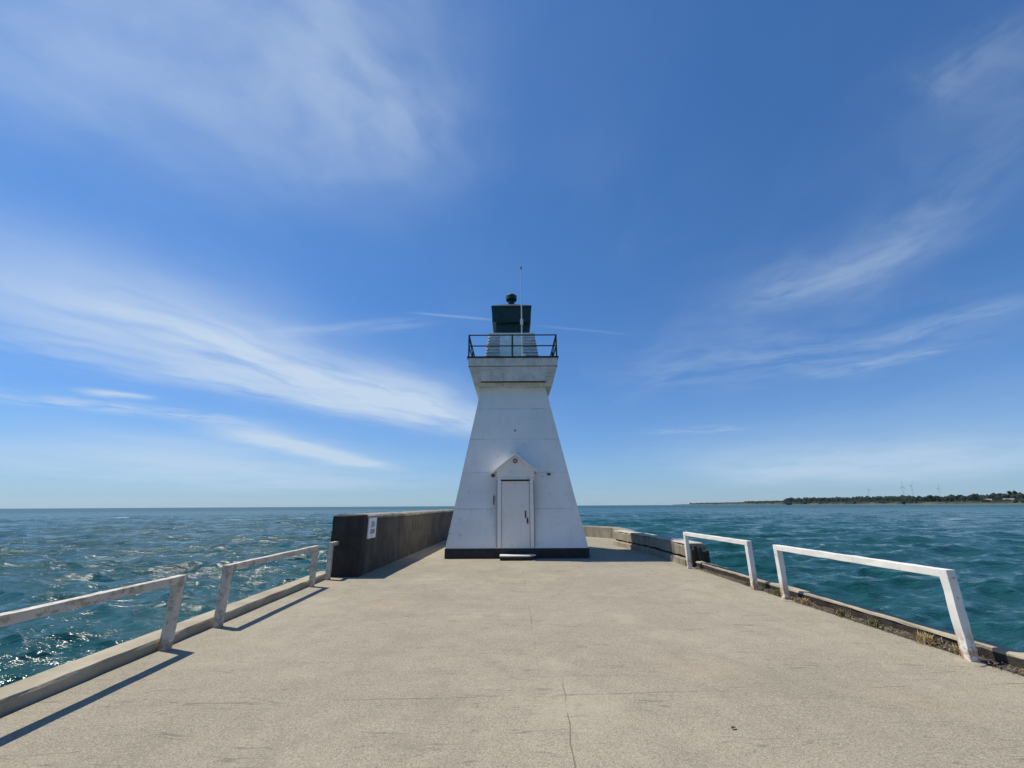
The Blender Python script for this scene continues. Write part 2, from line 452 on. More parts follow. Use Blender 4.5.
# ------------------------------------------------------------------ lake
SEA = -1.85
def make_sea():
    fr = np.linspace(R(-70), R(70), 1250)
    rest = np.linspace(R(70), R(290), 190)[1:-1]
    th = np.concatenate([fr, rest])
    nr = 760
    r = 2.2 * np.exp(np.linspace(0, math.log(7200 / 2.2), nr))
    T, RR = np.meshgrid(th, r)
    X = (RR * np.sin(T)).astype(np.float32).ravel(); Y = (RR * np.cos(T)).astype(np.float32).ravel()
    rr = RR.ravel().astype(np.float32)
    spac = np.maximum(rr * (math.log(7200 / 2.2) / nr), rr * .002)
    dx = np.zeros_like(X); dy = np.zeros_like(X); dz = np.zeros_like(X); jac = np.zeros_like(X)
    N = 96
    for i in range(N):
        lam = .42 * (9.5 / .42) ** (i / (N - 1)) * rng.uniform(.93, 1.07)
        hd = R(-78) + rng.normal(0, .28 if lam > 4 else .45)     # travel direction
        k = 2 * math.pi / lam
        A = .0108 * lam ** .78 * (1.15 if lam < 1.6 else 1.0) * (.8 if lam > 5 else 1.0)
        kx, ky = k * math.cos(hd), k * math.sin(hd)
        ph = kx * X + ky * Y + rng.uniform(0, 6.283)
        wgt = np.clip(lam / spac * .42 - .55, 0, 1)
        s, c = np.sin(ph), np.cos(ph)
        dz += A * wgt * c
        q = .9
        dx -= q * A * wgt * s * math.cos(hd); dy -= q * A * wgt * s * math.sin(hd)
        jac += q * A * k * wgt * c
    # slow gusty patches where crests break
    pat = np.zeros_like(X)
    for i in range(14):
        lam = 12 * (160 / 12) ** (i / 13); hd = rng.uniform(0, 6.28); k = 2 * math.pi / lam
        pat += np.cos(k * math.cos(hd) * X * .6 + k * math.sin(hd) * Y * 1.2 + rng.uniform(0, 6.28))
    pat /= math.sqrt(7)
    foam_and_glint = np.clip((jac - .62) / .2, 0, 1) * np.clip((pat - .35) / .5, 0, 1)  # whitecaps, patches widened so white flecks also stand in for sun glints
    # far away the chop is finer than the sheet: streaks of foam from the patch field alone
    far = np.zeros_like(X)
    for i in range(16):
        lam = 5 * (24 / 5) ** (i / 15); hd = R(-80) + rng.normal(0, .5); k = 2 * math.pi / lam
        far += np.cos(k * math.cos(hd) * X * .8 + k * math.sin(hd) * Y + rng.uniform(0, 6.28)) * np.clip(lam / spac * .5 - .3, 0, 1)
    far /= math.sqrt(8)
    foam_and_glint = np.maximum(foam_and_glint, np.clip((far - 2.3) / .4, 0, 1) * np.clip((rr - 60) / 60, 0, 1) * np.clip((pat - .5) / .4, 0, 1))
    nv = X.size
    co = np.empty((nv, 3), np.float32)
    co[:, 0] = X + dx; co[:, 1] = Y + dy; co[:, 2] = SEA + dz
    nt = th.size
    i0 = np.arange(nr - 1)[:, None] * nt; j = np.arange(nt)[None, :]; j2 = (j + 1) % nt
    quads = np.stack([i0 + j, i0 + nt + j, i0 + nt + j2, i0 + j2], -1).reshape(-1, 4)
    quads = quads[:, ::-1]
    me = bpy.data.meshes.new('lake_water')
    nq = quads.shape[0]
    me.vertices.add(nv); me.vertices.foreach_set('co', co.ravel())
    me.loops.add(nq * 4); me.loops.foreach_set('vertex_index', quads.astype(np.int32).ravel())
    me.polygons.add(nq); me.polygons.foreach_set('loop_start', np.arange(0, nq * 4, 4, dtype=np.int32))
    me.polygons.foreach_set('use_smooth', np.ones(nq, bool))
    me.update(calc_edges=True)
    at = me.attributes.new('foam_and_glint', 'FLOAT', 'POINT'); at.data.foreach_set('value', foam_and_glint.astype(np.float32))
    me.materials.append(M['sea'])
    if me.polygons[0].normal.z < 0: me.flip_normals()
    o = link(bpy.data.objects.new('lake_water', me)); o['kind'] = 'structure'
    return o
make_sea()

# ------------------------------------------------------------------ pier
LX = lambda y: -3.92 - .03 * y           # line of the left railing posts
RX = lambda y: 4.88 - .018 * y           # line of the right railing posts
bm = bmesh.new()
plan = [(-4.2, -30), (4.92, -30), (4.92, 4), (4.80, 8), (4.78, 12), (5.0, 19), (5.5, 22), (3.2, 25.6), (1.4, 27), (-1.6, 27), (-4.0, 24), (-4.28, 10.8), (-4.24, 8), (-4.08, 4)]
vt = [bm.verts.new((x, y, 0)) for x, y in plan]; vb = [bm.verts.new((x, y, -4)) for x, y in plan]
bm.faces.new(vt)
for i in range(len(plan)):
    j = (i + 1) % len(plan); bm.faces.new((vb[i], vb[j], vt[j], vt[i]))
tag(build('pier_deck', bm, M['deck']), kind='structure')

# kerbs
bm = bmesh.new()
sweep(bm, [(LX(y) - .08, y) for y in (-30, 0, 4, 8, 10.84)], [(0, -3.9), (0, .09), (-.015, .118), (-.285, .122), (-.30, .10), (-.30, -3.9)], .22, .006)
tag(build('kerb', bm, M['kerb']), kind='structure')
bm = bmesh.new()
pr = [(5.03, -30), (5.03, 4.5), (4.99, 6.5), (4.93, 9), (4.88, 12.02)]
sweep(bm, pr, [(.0, -.3), (.0, .115), (.16, .115), (.16, -3.9), (.06, -3.9)], .2, .012)
tag(build('kerb_face', bm, M['timber_and_shade']), kind='structure')
bm = bmesh.new()
sweep(bm, pr, [(-.005, .117), (.0, .145), (.02, .152), (.165, .152), (.178, .14), (.178, .117)], .2, .007)
tag(build('kerb', bm, M['kerb']), kind='structure')
bm = bmesh.new()   # soil in the gap between deck and right kerb
sweep(bm, [(4.97, -30), (4.97, 4), (4.87, 8), (4.84, 12.0)], [(-.07, -.12), (-.07, -.01), (-.02, .012), (.05, .03), (.13, .02), (.13, -.12)], .09, .016)
tag(build('soil_strip', bm, M['soil']), kind='structure')

# tall left seawall
bm = bmesh.new()
sweep(bm, [(-3.655, 10.97), (-3.36, 20.5), (-3.1, 25.2)], [(0, -.05), (-.02, 1.30), (-.74, 1.30), (-.74, -3.9), (-.2, -3.9)], .4, .008)
root = empty('seawall', (0, 0, 0))
tag(root, 'tall dark stained concrete parapet wall running back to the left of the lighthouse', 'wall')
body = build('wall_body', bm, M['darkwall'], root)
bm = bmesh.new()
sweep(bm, [(-3.655, 10.99), (-3.36, 20.5), (-3.1, 25.2)], [(.022, 1.303), (.015, 1.36), (-.03, 1.40), (-.74, 1.405), (-.77, 1.36), (-.765, 1.303)], .3, .009)
build('coping', bm, M['darkcap'], root)
bm = bmesh.new()
rings = []
for z in np.linspace(-.02, 1.385, 13):
    j = lambda: random.uniform(-.011, .011)
    rings.append([(x + j(), y + j(), z + (j() * 1.8 if z > 1.3 else 0)) for x, y in ((-4.40, 10.70), (-4.15, 10.705), (-3.9, 10.70), (-3.645, 10.71), (-3.64, 10.98), (-4.40, 10.98))])
loft(bm, rings)
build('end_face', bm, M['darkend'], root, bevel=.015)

# sign on the left wall
def wallx(y): return -3.66 + (.30 / 9.64) * (y - 10.86)
sg = empty('wall_sign', (wallx(11.33) + .012, 11.33, 1.07), -math.atan(.30 / 9.64))
tag(sg, 'small weathered white notice plate fixed to the dark seawall', 'sign')
bm = bmesh.new(); box(bm, -.012, .018, -.28, .28, -.25, .25)
build('plate', bm, simple('sign_white', (.74, .77, .79), .5, .12, 9), sg, bevel=.004)
bm = bmesh.new()
for (y0, y1, z0, z1) in ((-.03, .06, .02, .17), (.10, .15, .03, .15), (-.10, -.07, .0, .16), (-.14, .18, -.14, -.03)):
    box(bm, .019, .0215, y0, y1, z0, z1)
build('faded_print', bm, simple('sign_print', (.22, .29, .32), .6, .4, 25), sg)

# low right seawall: lower ledge, upper block, dark end
root = empty('low_seawall', (0, 0, 0))
tag(root, 'low weathered concrete wall with dark gap along its length, right of the lighthouse', 'wall')
path = [(4.78, 12.22), (4.76, 14.4), (4.50, 17.0), (4.27, 18.5)]
bm = bmesh.new()
sweep(bm, path, [(-.10, -.02), (-.085, .15), (-.02, .19), (.50, .19), (.50, -3.9), (.1, -3.9)], .22, .016)
build('lower_ledge', bm, M['lowwall'], root)
bm = bmesh.new()
sweep(bm, path, [(.045, .18), (.05, .262), (.48, .262), (.48, .18)], .22, .012)
build('gap_fill', bm, M['timber_and_shade'], root)  # dark fill set back between ledge and upper block
bm = bmesh.new()
sweep(bm, path, [(-.03, .25), (-.02, .50), (.03, .545), (.47, .55), (.52, .52), (.52, .25)], .22, .016)
build('upper_block', bm, M['lowwall'], root)
bm = bmesh.new()
sweep(bm, path, [(-.015, .552), (.0, .575), (.04, .585), (.46, .585), (.50, .552)], .25, .008)
build('coping', bm, M['litcap'], root)  # paler than the block: sunlight on the wall top put into the colour
bm = bmesh.new()
for k in range(5):
    x0 = 4.80 + k * .096
    box(bm, x0, x0 + .090, 12.04 + random.uniform(-.05, .05), 12.20, -.3, .49 + random.uniform(-.10, .06))
build('end_timbers', bm, M['timber_and_shade'], root, bevel=.012)

bm = bmesh.new()
sweep(bm, [(5.35, 19.0), (5.45, 22.2), (3.1, 25.4), (1.3, 26.7), (-1.5, 26.7), (-2.9, 25.3)], [(0, -.02), (.01, .50), (-.03, .53), (-.43, .54), (-.47, .5), (-.47, -3.9), (-.2, -3.9)], .3, .012)
# the path runs away then left: keep the deck-side face inward
tag(build('end_wall', bm, M['lowwall']), 'pale topped low concrete wall closing the pier end behind the lighthouse', 'wall')

# ------------------------------------------------------------------ railings
def railing(name, a, b, h, label, mat, group, pw=.1, rail_over=(0, 0), posts=(True, True), rh=.085):
    """a, b: plan points of the two posts; a is the nearer one"""
    a, b = Vector((a[0], a[1], 0)), Vector((b[0], b[1], 0))
    d = (b - a).normalized(); ang = math.atan2(d.y, d.x)
    L = (b - a).length
    root = empty(name, a, ang)
    tag(root, label, 'railing', group)
    bm = bmesh.new()
    beam(bm, (-pw / 2 - rail_over[0], 0, h - rh / 2), (L + pw / 2 + rail_over[1], 0, h - rh / 2), pw, rh, 14, .0035)
    build('top_rail', bm, mat, root, bevel=.006)
    for on, x in zip(posts, (0, L)):
        if not on: continue
        bm = bmesh.new()
        beam(bm, (x, 0, -.03), (x, 0, h - rh + .002), pw * .96, pw * .96, 6, .003)
        build('post', bm, mat, root, bevel=.006)
    return root
def footing(root, x):
    bm = bmesh.new()
    rings = [[(x + rr * math.cos(t) * (1 + .18 * math.sin(3 * t + x)), rr * math.sin(t) * (1 + .15 * math.cos(2 * t)), z) for t in [k * math.pi / 9 for k in range(18)]] for rr, z in ((.135, -.01), (.12, .012), (.075, .022))]
    loft(bm, rings); build('footing', bm, M['kerb'], root)
GL, GR = 'railings along the left pier edge', 'railings along the right pier edge'
railing('railing', (LX(2.5), 2.5), (LX(5.55), 5.55), .80, 'peeling grey white railing nearest on the left edge, running out of frame', M['railgrey'], GL)
railing('railing', (LX(6.5), 6.5), (LX(9.5), 9.5), .80, 'peeling grey white railing with both posts showing, mid left edge', M['railgrey'], GL)
railing('railing', (LX(10.35), 10.35), (LX(10.68), 10.68), .80, 'stub of weathered railing with one post ending at the tall dark wall', M['railgrey'], GL, posts=(True, False))
rr0 = railing('railing', (RX(5.0), 5.0), (RX(7.98), 7.98), .90, 'white railing with rust spotted near post, nearest on the right edge', M['railwhite'], GR)
footing(rr0, 0); footing(rr0, 2.98)
railing('railing', (RX(8.92), 8.92), (RX(11.75) - .06, 11.78), .90, 'white railing whose far post stands against the low concrete wall', M['railwhite'], GR)

# ------------------------------------------------------------------ lighthouse
TX, TY = .13, 16.40
tw = empty('lighthouse', (TX, TY, 0))
tag(tw, 'white tapered wooden lighthouse with dark green lantern standing at the pier end', 'lighthouse')
Z0, Z1 = .30, 5.91
H0, H1 = 2.26, 1.20
LEAN = -.0135
def ox(z): return LEAN * z
def hw(z): return H0 + (H1 - H0) * (z - Z0) / (Z1 - Z0)
seams = []
M['tower'] = mat_white('tower_white_paint', seams=(1.50, 2.70, 3.88, 5.04), base=(.86, .825, .755), grime=1.05)
bm = bmesh.new(); loft(bm, [sq(H0 + .03, -.02), sq(H0 + .03, .295)])
build('plinth', bm, M['plinth'], tw, bevel=.01)
bm = bmesh.new(); loft(bm, [sq(hw(z), z, ox(z)) for z in np.linspace(Z0, Z1 + .02, 12)])
shell = build('tower_shell', bm, M['tower'], tw)
# corner boards
for sx in (-1, 1):
    for sy in (-1, 1):
        bm = bmesh.new()
        rings = []
        for z in np.linspace(Z0 + .003, Z1, 14):
            h = hw(z); e = .014; wd = .085
            cx, cy = ox(z) + sx * h, sy * h
            rings.append([(cx + sx * e, cy + sy * e, z), (cx - sx * wd, cy + sy * e, z), (cx - sx * wd, cy - sy * .02, z),
                          (cx - sx * .02, cy - sy * .02, z), (cx - sx * .02, cy - sy * wd, z), (cx + sx * e, cy - sy * wd, z)])
        loft(bm, rings); build('corner_board', bm, M['tower'], tw)

# porch and door (stands upright in front of the sloping face)
fy = -hw(.3) - .005
door_x = -.035
pdx = .47
bm = bmesh.new()
yb = -hw(3.2) + .02
for s in (-1, 1):      # posts / side cheeks
    x0, x1 = sorted((door_x + s * pdx, door_x + s * (pdx + .12)))
    box(bm, x0, x1, fy - .06, yb, .33, 2.50)
box(bm, door_x - pdx + .002, door_x + pdx - .002, fy - .05, yb, 2.41, 2.50)
casing = build('door_surround', bm, M['trim'], tw, bevel=.008)
bm = bmesh.new(); box(bm, door_x - pdx, door_x + pdx, fy + .0, fy + .05, .34, 2.38)
door = build('door', bm, M['door'], tw, bevel=.004)
bm = bmesh.new(); tube(bm, (door_x + .385, fy - .045, 1.13), (door_x + .385, fy + .01, 1.13), .03, 10); box(bm, door_x + .36, door_x + .41, fy - .012, fy - .0005, 1.04, 1.22)
build('handle', bm, M['rust'], door, bevel=.003)
bm = bmesh.new(); box(bm, door_x + .30, door_x + .345, fy - .02, fy - .0005, 1.22, 1.44)
build('hasp', bm, M['rust'], door, bevel=.004)
for z in (.62, 1.3, 1.98):
    bm = bmesh.new(); box(bm, door_x - .462, door_x - .40, fy - .012, fy - .0005, z - .06, z + .06); build('hinge', bm, M['door'], door, bevel=.003)
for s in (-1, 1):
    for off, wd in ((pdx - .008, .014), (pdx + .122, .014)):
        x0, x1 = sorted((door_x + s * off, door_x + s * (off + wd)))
        bm = bmesh.new(); box(bm, x0, x1, fy - .022, yb if off > pdx else fy + .04, .335, 2.405); build('gap_shade', bm, M['timber_and_shade'], casing)  # solid dark strips standing in for shade lines beside the casing
bm = bmesh.new(); box(bm, door_x - pdx - .02, door_x + pdx + .02, fy - .066, fy - .048, 2.402, 2.425); build('lintel_strip', bm, M['timber_and_shade'], casing)  # thin dark strip across the lower edge of the lintel
# gable panel
gz0, gz1, gw = 2.505, 3.22, .70
bm = bmesh.new()
tri = [(-gw + .08, gz0), (gw - .08, gz0), (gw - .08, 2.72), (0, gz1 - .0), (-gw + .08, 2.72)]
front = [bm.verts.new((door_x + x, fy - .055, z)) for x, z in tri]
back = [bm.verts.new((door_x + x, yb + .35, z)) for x, z in tri]
bm.faces.new(front); bm.faces.new(list(reversed(back)))
for i in range(5): bm.faces.new((front[i], back[i], back[(i + 1) % 5], front[(i + 1) % 5]))
build('gable', bm, M['trim'], tw)
bm = bmesh.new()
slope = (gz1 - 2.72) / (gw - .08)
for s in (-1, 1):
    prof = [(0, gz1 + .005), (s * (gw + .03), gz1 + .005 - slope * (gw + .03)), (s * (gw + .03), gz1 + .075 - slope * (gw + .03)), (0, gz1 + .075)]
    loft(bm, [[(door_x + x, fy - .13, z) for x, z in prof], [(door_x + x, yb + .45, z) for x, z in prof]])
build('gable_roof', bm, M['trim'], tw, bevel=.006)
# lamp in the gable
bm = bmesh.new(); tube(bm, (door_x, fy - .125, 3.03), (door_x, fy - .055, 3.03), .072, 16)
lamp = build('porch_lamp', bm, M['rust'], tw, bevel=.012)
bm = bmesh.new(); bmesh.ops.create_uvsphere(bm, u_segments=12, v_segments=8, radius=.042, matrix=Matrix.Translation((door_x, fy - .128, 3.03)))
build('lens', bm, M['lens'], lamp, smooth=True)
# small fittings on the front face
def face_y(z): return -hw(z) - .0
for (x, z, w_, h_, mt, nm) in ((-.76, 1.78, .022, .30, 'black', 'conduit'), (-.80, 2.60, .10, .11, 'rust', 'bracket'), (1.12, 2.63, .12, .07, 'rust', 'bracket'), (-.03, 4.2, .05, .05, 'rust', 'bolt')):
    bm = bmesh.new(); y = face_y(z - h_ / 2); box(bm, x - w_ / 2, x + w_ / 2, y - .03, -hw(z + h_ / 2) + .04, z - h_ / 2, z + h_ / 2); build(nm, bm, M[mt], tw, bevel=.004)

# cornice
bm = bmesh.new()
prof = [(1.16, 5.905), (1.44, 5.91), (1.45, 6.01), (1.485, 6.013), (1.49, 6.12), (1.52, 6.123), (1.525, 6.24), (1.555, 6.243), (1.56, 6.37), (1.59, 6.373), (1.595, 6.50), (1.62, 6.503), (1.625, 6.61)]
loft(bm, [sq(h, z, ox(z)) for h, z in prof], cap=True)
corn = build('cornice', bm, M['cornice'], tw)
bm = bmesh.new()
for (sx, sy) in ((0, -1), (0, 1), (1, 0), (-1, 0)):
    if sy: box(bm, ox(6.2) - 1.20, ox(6.2) + 1.20, *sorted((sy * 1.1, sy * 1.60)), 6.04, 6.615)
    else: box(bm, *sorted((ox(6.2) + sx * 1.1, ox(6.2) + sx * 1.505)), -1.19, 1.19, 6.045, 6.61)
build('frieze_panel', bm, M['cornice'], corn, bevel=.006)
bm = bmesh.new(); box(bm, ox(6.2) - 1.21, ox(6.2) + 1.21, -1.59, -1.4, 6.018, 6.037); build('shadow_strip', bm, M['timber_and_shade'], corn)  # dark strip put in as the shadow line below the frieze
bm = bmesh.new(); box(bm, ox(6.8) - 1.66, ox(6.8) + 1.66, -1.655, -1.5, 6.617, 6.635); build('shadow_strip', bm, M['timber_and_shade'], corn)  # dark strip put in as the shadow line below the fascia
bm = bmesh.new(); loft(bm, [sq(1.67, 6.62, ox(6.8)), sq(1.68, 6.93, ox(6.8))]); build('fascia', bm, M['cornice'], tw, bevel=.012)
bm = bmesh.new(); loft(bm, [sq(1.72, 6.933, ox(6.9)), sq(1.72, 6.985, ox(6.9))]); build('gallery_deck', bm, M['black'], tw, bevel=.006)
# gallery railing
gr = None
rw = 1.655; rx = ox(7.4)
bm = bmesh.new()
for z in (7.42, 7.86):
    pts = [(rx - rw, -rw, z), (rx + rw, -rw, z), (rx + rw, rw, z), (rx - rw, rw, z)]
    for i in range(4): tube(bm, pts[i], pts[(i + 1) % 4], .026, 8)
gr = build('gallery_railing', bm, M['black'], tw)
for (sx, sy) in ((-1, -1), (0, -1), (1, -1), (1, 0), (1, 1), (0, 1), (-1, 1), (-1, 0)):
    bm = bmesh.new(); tube(bm, (rx + sx * rw, sy * rw, 6.98), (rx + sx * rw, sy * rw, 7.88), .03 if sx * sy else .024, 8); build('baluster', bm, M['black'], gr)
for sx in (-1, 1):
    bm = bmesh.new(); tube(bm, (rx + sx * rw, -rw + .02, 7.84), (rx + sx * (rw - .14), -rw + .55, 6.98), .02, 8); build('brace', bm, M['black'], gr)
# clapboard lantern base
bm = bmesh.new()
lx = ox(8) - .03
rings = []
zs = np.linspace(6.985, 8.20, 10)
wof = lambda z: 1.04 - (1.04 - .865) * (z - 6.985) / (8.2 - 6.985)
for z, zn in zip(zs[:-1], zs[1:]):
    rings += [sq(wof(z) + .06, z, lx), sq(wof(zn) + .004, zn - .002, lx)]
loft(bm, rings); base = build('lantern_base', bm, M['clap'], tw)
bm = bmesh.new(); loft(bm, [sq(.93, 8.203, lx), sq(.93, 8.27, lx)]); build('sill_board', bm, M['trim'], base, bevel=.008)
for s in (-1, 1):
    bm = bmesh.new()
    x0, x1 = sorted((lx + s * .015, lx + s * .47))
    vs = [(x0, wof(7.0), 7.0), (x1, wof(7.0), 7.0), (x1, wof(8.14), 8.14), (x0, wof(8.14), 8.14)]
    loft(bm, [[(x, -y - .075, z) for x, y, z in vs], [(x, -y + .02, z) for x, y, z in vs]])
    build('hatch', bm, M['pale'], base, bevel=.006)
# lantern
bm = bmesh.new(); loft(bm, [sq(.64, 8.273, lx), sq(.64, 9.0, lx)]); lan = build('lantern', bm, M['green'], tw, bevel=.01)
bm = bmesh.new(); loft(bm, [sq(.785, 8.80, lx), sq(.81, 9.46, lx), sq(.83, 9.465, lx), sq(.83, 9.53, lx), sq(.3, 9.86, lx), sq(.12, 9.93, lx)])
build('lantern_roof', bm, M['green'], lan, bevel=.006)
bm = bmesh.new()
prof = [(.18, 9.90), (.135, 9.98), (.135, 10.16), (.21, 10.17), (.235, 10.20), (.235, 10.38), (.19, 10.43), (.09, 10.46)]
loft(bm, [[(lx + r * math.cos(t * math.pi / 10), r * math.sin(t * math.pi / 10), z) for t in range(20)] for r, z in prof])
build('ventilator', bm, M['green'], lan, smooth=False)
# antenna mast
bm = bmesh.new(); ax = .355 + ox(7); ay = -1.50
tube(bm, (ax, ay, 6.98), (ax, ay, 9.2), .022, 8); tube(bm, (ax, ay, 9.2), (ax, ay, 10.82), .016, 8, .012)
an = build('antenna_mast', bm, M['mast'], tw)
bm = bmesh.new(); box(bm, ax - .055, ax + .055, ay - .06, ay + .03, 8.35, 8.58); build('junction_box', bm, M['mast'], an, bevel=.01)
bm = bmesh.new(); tube(bm, (ax, ay, 10.82), (ax, ay, 10.93), .035, 8, .02); build('antenna_tip', bm, M['black'], an)
bm = bmesh.new(); box(bm, ax + .02, ax + .14, ay - .18, ay - .06, 6.986, 7.09); build('mast_foot', bm, M['mast'], an, bevel=.01)

# doorstep plank
bm = bmesh.new()
loft(bm, [[(-.56, -.26, z), (.34, -.26, z), (.56, -.02, z), (.50, .16, z), (-.56, .16, z)] for z in (.108, .142)])
st = build('door_step', bm, M['plank'], None, bevel=.005)
bm = bmesh.new(); box(bm, -.55, .44, -.235, .15, 0, .105); build('riser', bm, M['timber_and_shade'], st, bevel=.004)
st.location = (TX + door_x + .06, TY - H0 - .30, 0)
tag(st, 'worn wooden plank step below the lighthouse door', 'step')

# ------------------------------------------------------------------ small things on the deck
grass_mat = simple('dry_grass', (.34, .25, .12), .8, .35, 30)
green_mat = simple('olive_weed', (.12, .12, .05), .8, .4, 30)
def weed(x, y, n, h, spread, mat, label):
    bm = bmesh.new()
    for i in range(n):
        a = random.uniform(0, 6.283); l = random.uniform(.5, 1) * h; s = random.uniform(.2, 1) * spread
        bx, by = random.gauss(0, spread * .35), random.gauss(0, spread * .6)
        d = Vector((math.cos(a), math.sin(a), 0)); n_ = Vector((-d.y, d.x, 0)) * random.uniform(.002, .0045)
        p = [Vector((bx, by, -.02)), Vector((bx, by, l * .55)) + d * s * .3, Vector((bx, by, l * random.uniform(.7, 1))) + d * s]
        v = [bm.verts.new(p[0] - n_), bm.verts.new(p[0] + n_), bm.verts.new(p[1] + n_), bm.verts.new(p[1] - n_), bm.verts.new(p[2])]
        bm.faces.new((v[0], v[1], v[2], v[3])); bm.faces.new((v[3], v[2], v[4]))
    me = bpy.data.meshes.new('weed'); bm.to_mesh(me); bm.free(); me.materials.append(mat)
    o = link(bpy.data.objects.new('weed', me)); o.location = (x, y, .015)
    return tag(o, label, 'weed', 'weeds in the gap beside the right kerb')
gx = lambda y: 4.95 if y < 4.5 else 4.95 - .025 * (y - 4.5)
weed(gx(5.62), 5.62, 190, .13, .12, grass_mat, 'largest tuft of straw coloured grass by the near right kerb')
weed(gx(5.22), 5.22, 120, .10, .09, grass_mat, 'dry grass tuft right behind the rusty near railing post')
weed(gx(6.35), 6.35, 90, .11, .10, green_mat, 'dark stringy weed midway along the near right railing')
weed(gx(6.9), 6.9, 80, .10, .10, green_mat, 'olive weed a little beyond the middle of the near right railing')
weed(gx(7.7), 7.7, 130, .10, .12, grass_mat, 'tan grass tuft just in front of the second right hand post')
weed(gx(8.4), 8.4, 120, .11, .12, green_mat, 'weed clump in the gap between the two right railings')
weed(gx(9.4), 9.4, 60, .07, .09, green_mat, 'small weed below the far right railing')
# leaf litter, uncountable
bm = bmesh.new()
for i in range(1500):
    y = random.uniform(4.2, 11.6); x = gx(y) + random.uniform(-.11, .06); z = .03 + random.uniform(-.004, .02)
    a = random.uniform(0, 6.28); s = random.uniform(.006, .022); t = random.uniform(-.5, .5)
    u = Vector((math.cos(a), math.sin(a), t)) * s; w_ = Vector((-math.sin(a), math.cos(a), random.uniform(-.4, .4))) * s * .35
    p = Vector((x, y, z)); bm.faces.new([bm.verts.new(p + u), bm.verts.new(p + w_), bm.verts.new(p - u), bm.verts.new(p - w_)])
me = bpy.data.meshes.new('leaf_litter'); bm.to_mesh(me); bm.free(); me.materials.append(simple('dry_litter', (.22, .16, .09), .9, .6, 40))
tag(link(bpy.data.objects.new('leaf_litter', me)), 'brown dry debris lying in the gap along the right kerb', 'debris', kind='stuff')
# one dead leaf on the deck
bm = bmesh.new()
pts = [(-.035, 0, .004), (-.012, .016, .014), (.015, .014, .01), (.04, 0, .006), (.015, -.014, .016), (-.012, -.013, .008)]
bm.faces.new([bm.verts.new((p[0] * .7, p[1] * .7, p[2])) for p in pts]); bmesh.ops.solidify(bm, geom=bm.faces[:], thickness=.002)
lf = build('dead_leaf', bm, simple('leaf_brown', (.10, .066, .04), .8, .3, 40)); lf.location = (1.63, 3.68, .004); lf.rotation_euler = (0, 0, .4)
tag(lf, 'small dark dead leaf lying on the concrete deck', 'leaf')

# ------------------------------------------------------------------ far shore
def shore_pt(px_, Y): return ((px_ - 512) / 433.0 * Y, Y)
coast = [(672, 6300, 4), (700, 5600, 12), (740, 5000, 16), (782, 4000, 16), (787, 2050, 9), (850, 1850, 9), (900, 1650, 8), (915, 1320, 6), (960, 1200, 6), (1024, 1080, 8), (1100, 980, 8), (1300, 800, 8)]
def lerp_coast(px_):
    for (a, b) in zip(coast[:-1], coast[1:]):
        if a[0] <= px_ <= b[0]:
            t = (px_ - a[0]) / (b[0] - a[0]); return [a[k] + (b[k] - a[k]) * t for k in (1, 2)]
    return list(coast[-1][1:])
a = NT('shore_ground'); p = a.pos(); x, y, z = a.sep(p)
n = a.noise(p, .012, 5, .65); n2 = a.noise(p, .05, 5, .65)
c = a.mix(a.ramp(n, .35, .65), (.022, .034, .026), (.09, .09, .06))
zz = a.m('ADD', z, a.m('MULTIPLY', a.m('SUBTRACT', n2, .5), 6))
c = a.mix(a.ramp(zz, -2.5, 2.5, 1, 0), c, (.15, .135, .11))
M['shore'] = a.principled(c, .95, spec=.1)
bm = bmesh.new()
rows = []
for px_ in list(range(672, 1300, 7)):
    Y, hb = lerp_coast(px_)
    X, Y = shore_pt(px_, Y); d = Vector((X, Y)).normalized()
    j = random.uniform(-1, 1) * Y * .006
    row = []
    for (off, z) in ((-8, SEA - 2), (5, SEA + .8), (20, hb * random.uniform(.5, .85)), (50, hb * random.uniform(.9, 1.1)), (220, hb + 1), (1500, hb + 2), (1600, SEA - 2)):
        q = Vector((X, Y)) + d * (off + j); row.append(bm.verts.new((q.x, q.y, z)))
    rows.append(row)
for r0, r1 in zip(rows[:-1], rows[1:]):
    for i in range(6): bm.faces.new((r0[i], r1[i], r1[i + 1], r0[i + 1]))
tag(build('shore_terrain', bm, M['shore'], smooth=True), kind='structure')

a = NT('far_foliage'); p = a.pos()
n = a.noise(p, .09, 5, .65)
M['foliage'] = a.principled(a.mix(a.ramp(n, .3, .7), (.012, .023, .021), (.024, .040, .032)), .9, spec=.1)  # bluish dark: the blue of distance haze is put into the leaf colour
M['bark'] = simple('bark', (.06, .05, .04), .9, .3, 2)

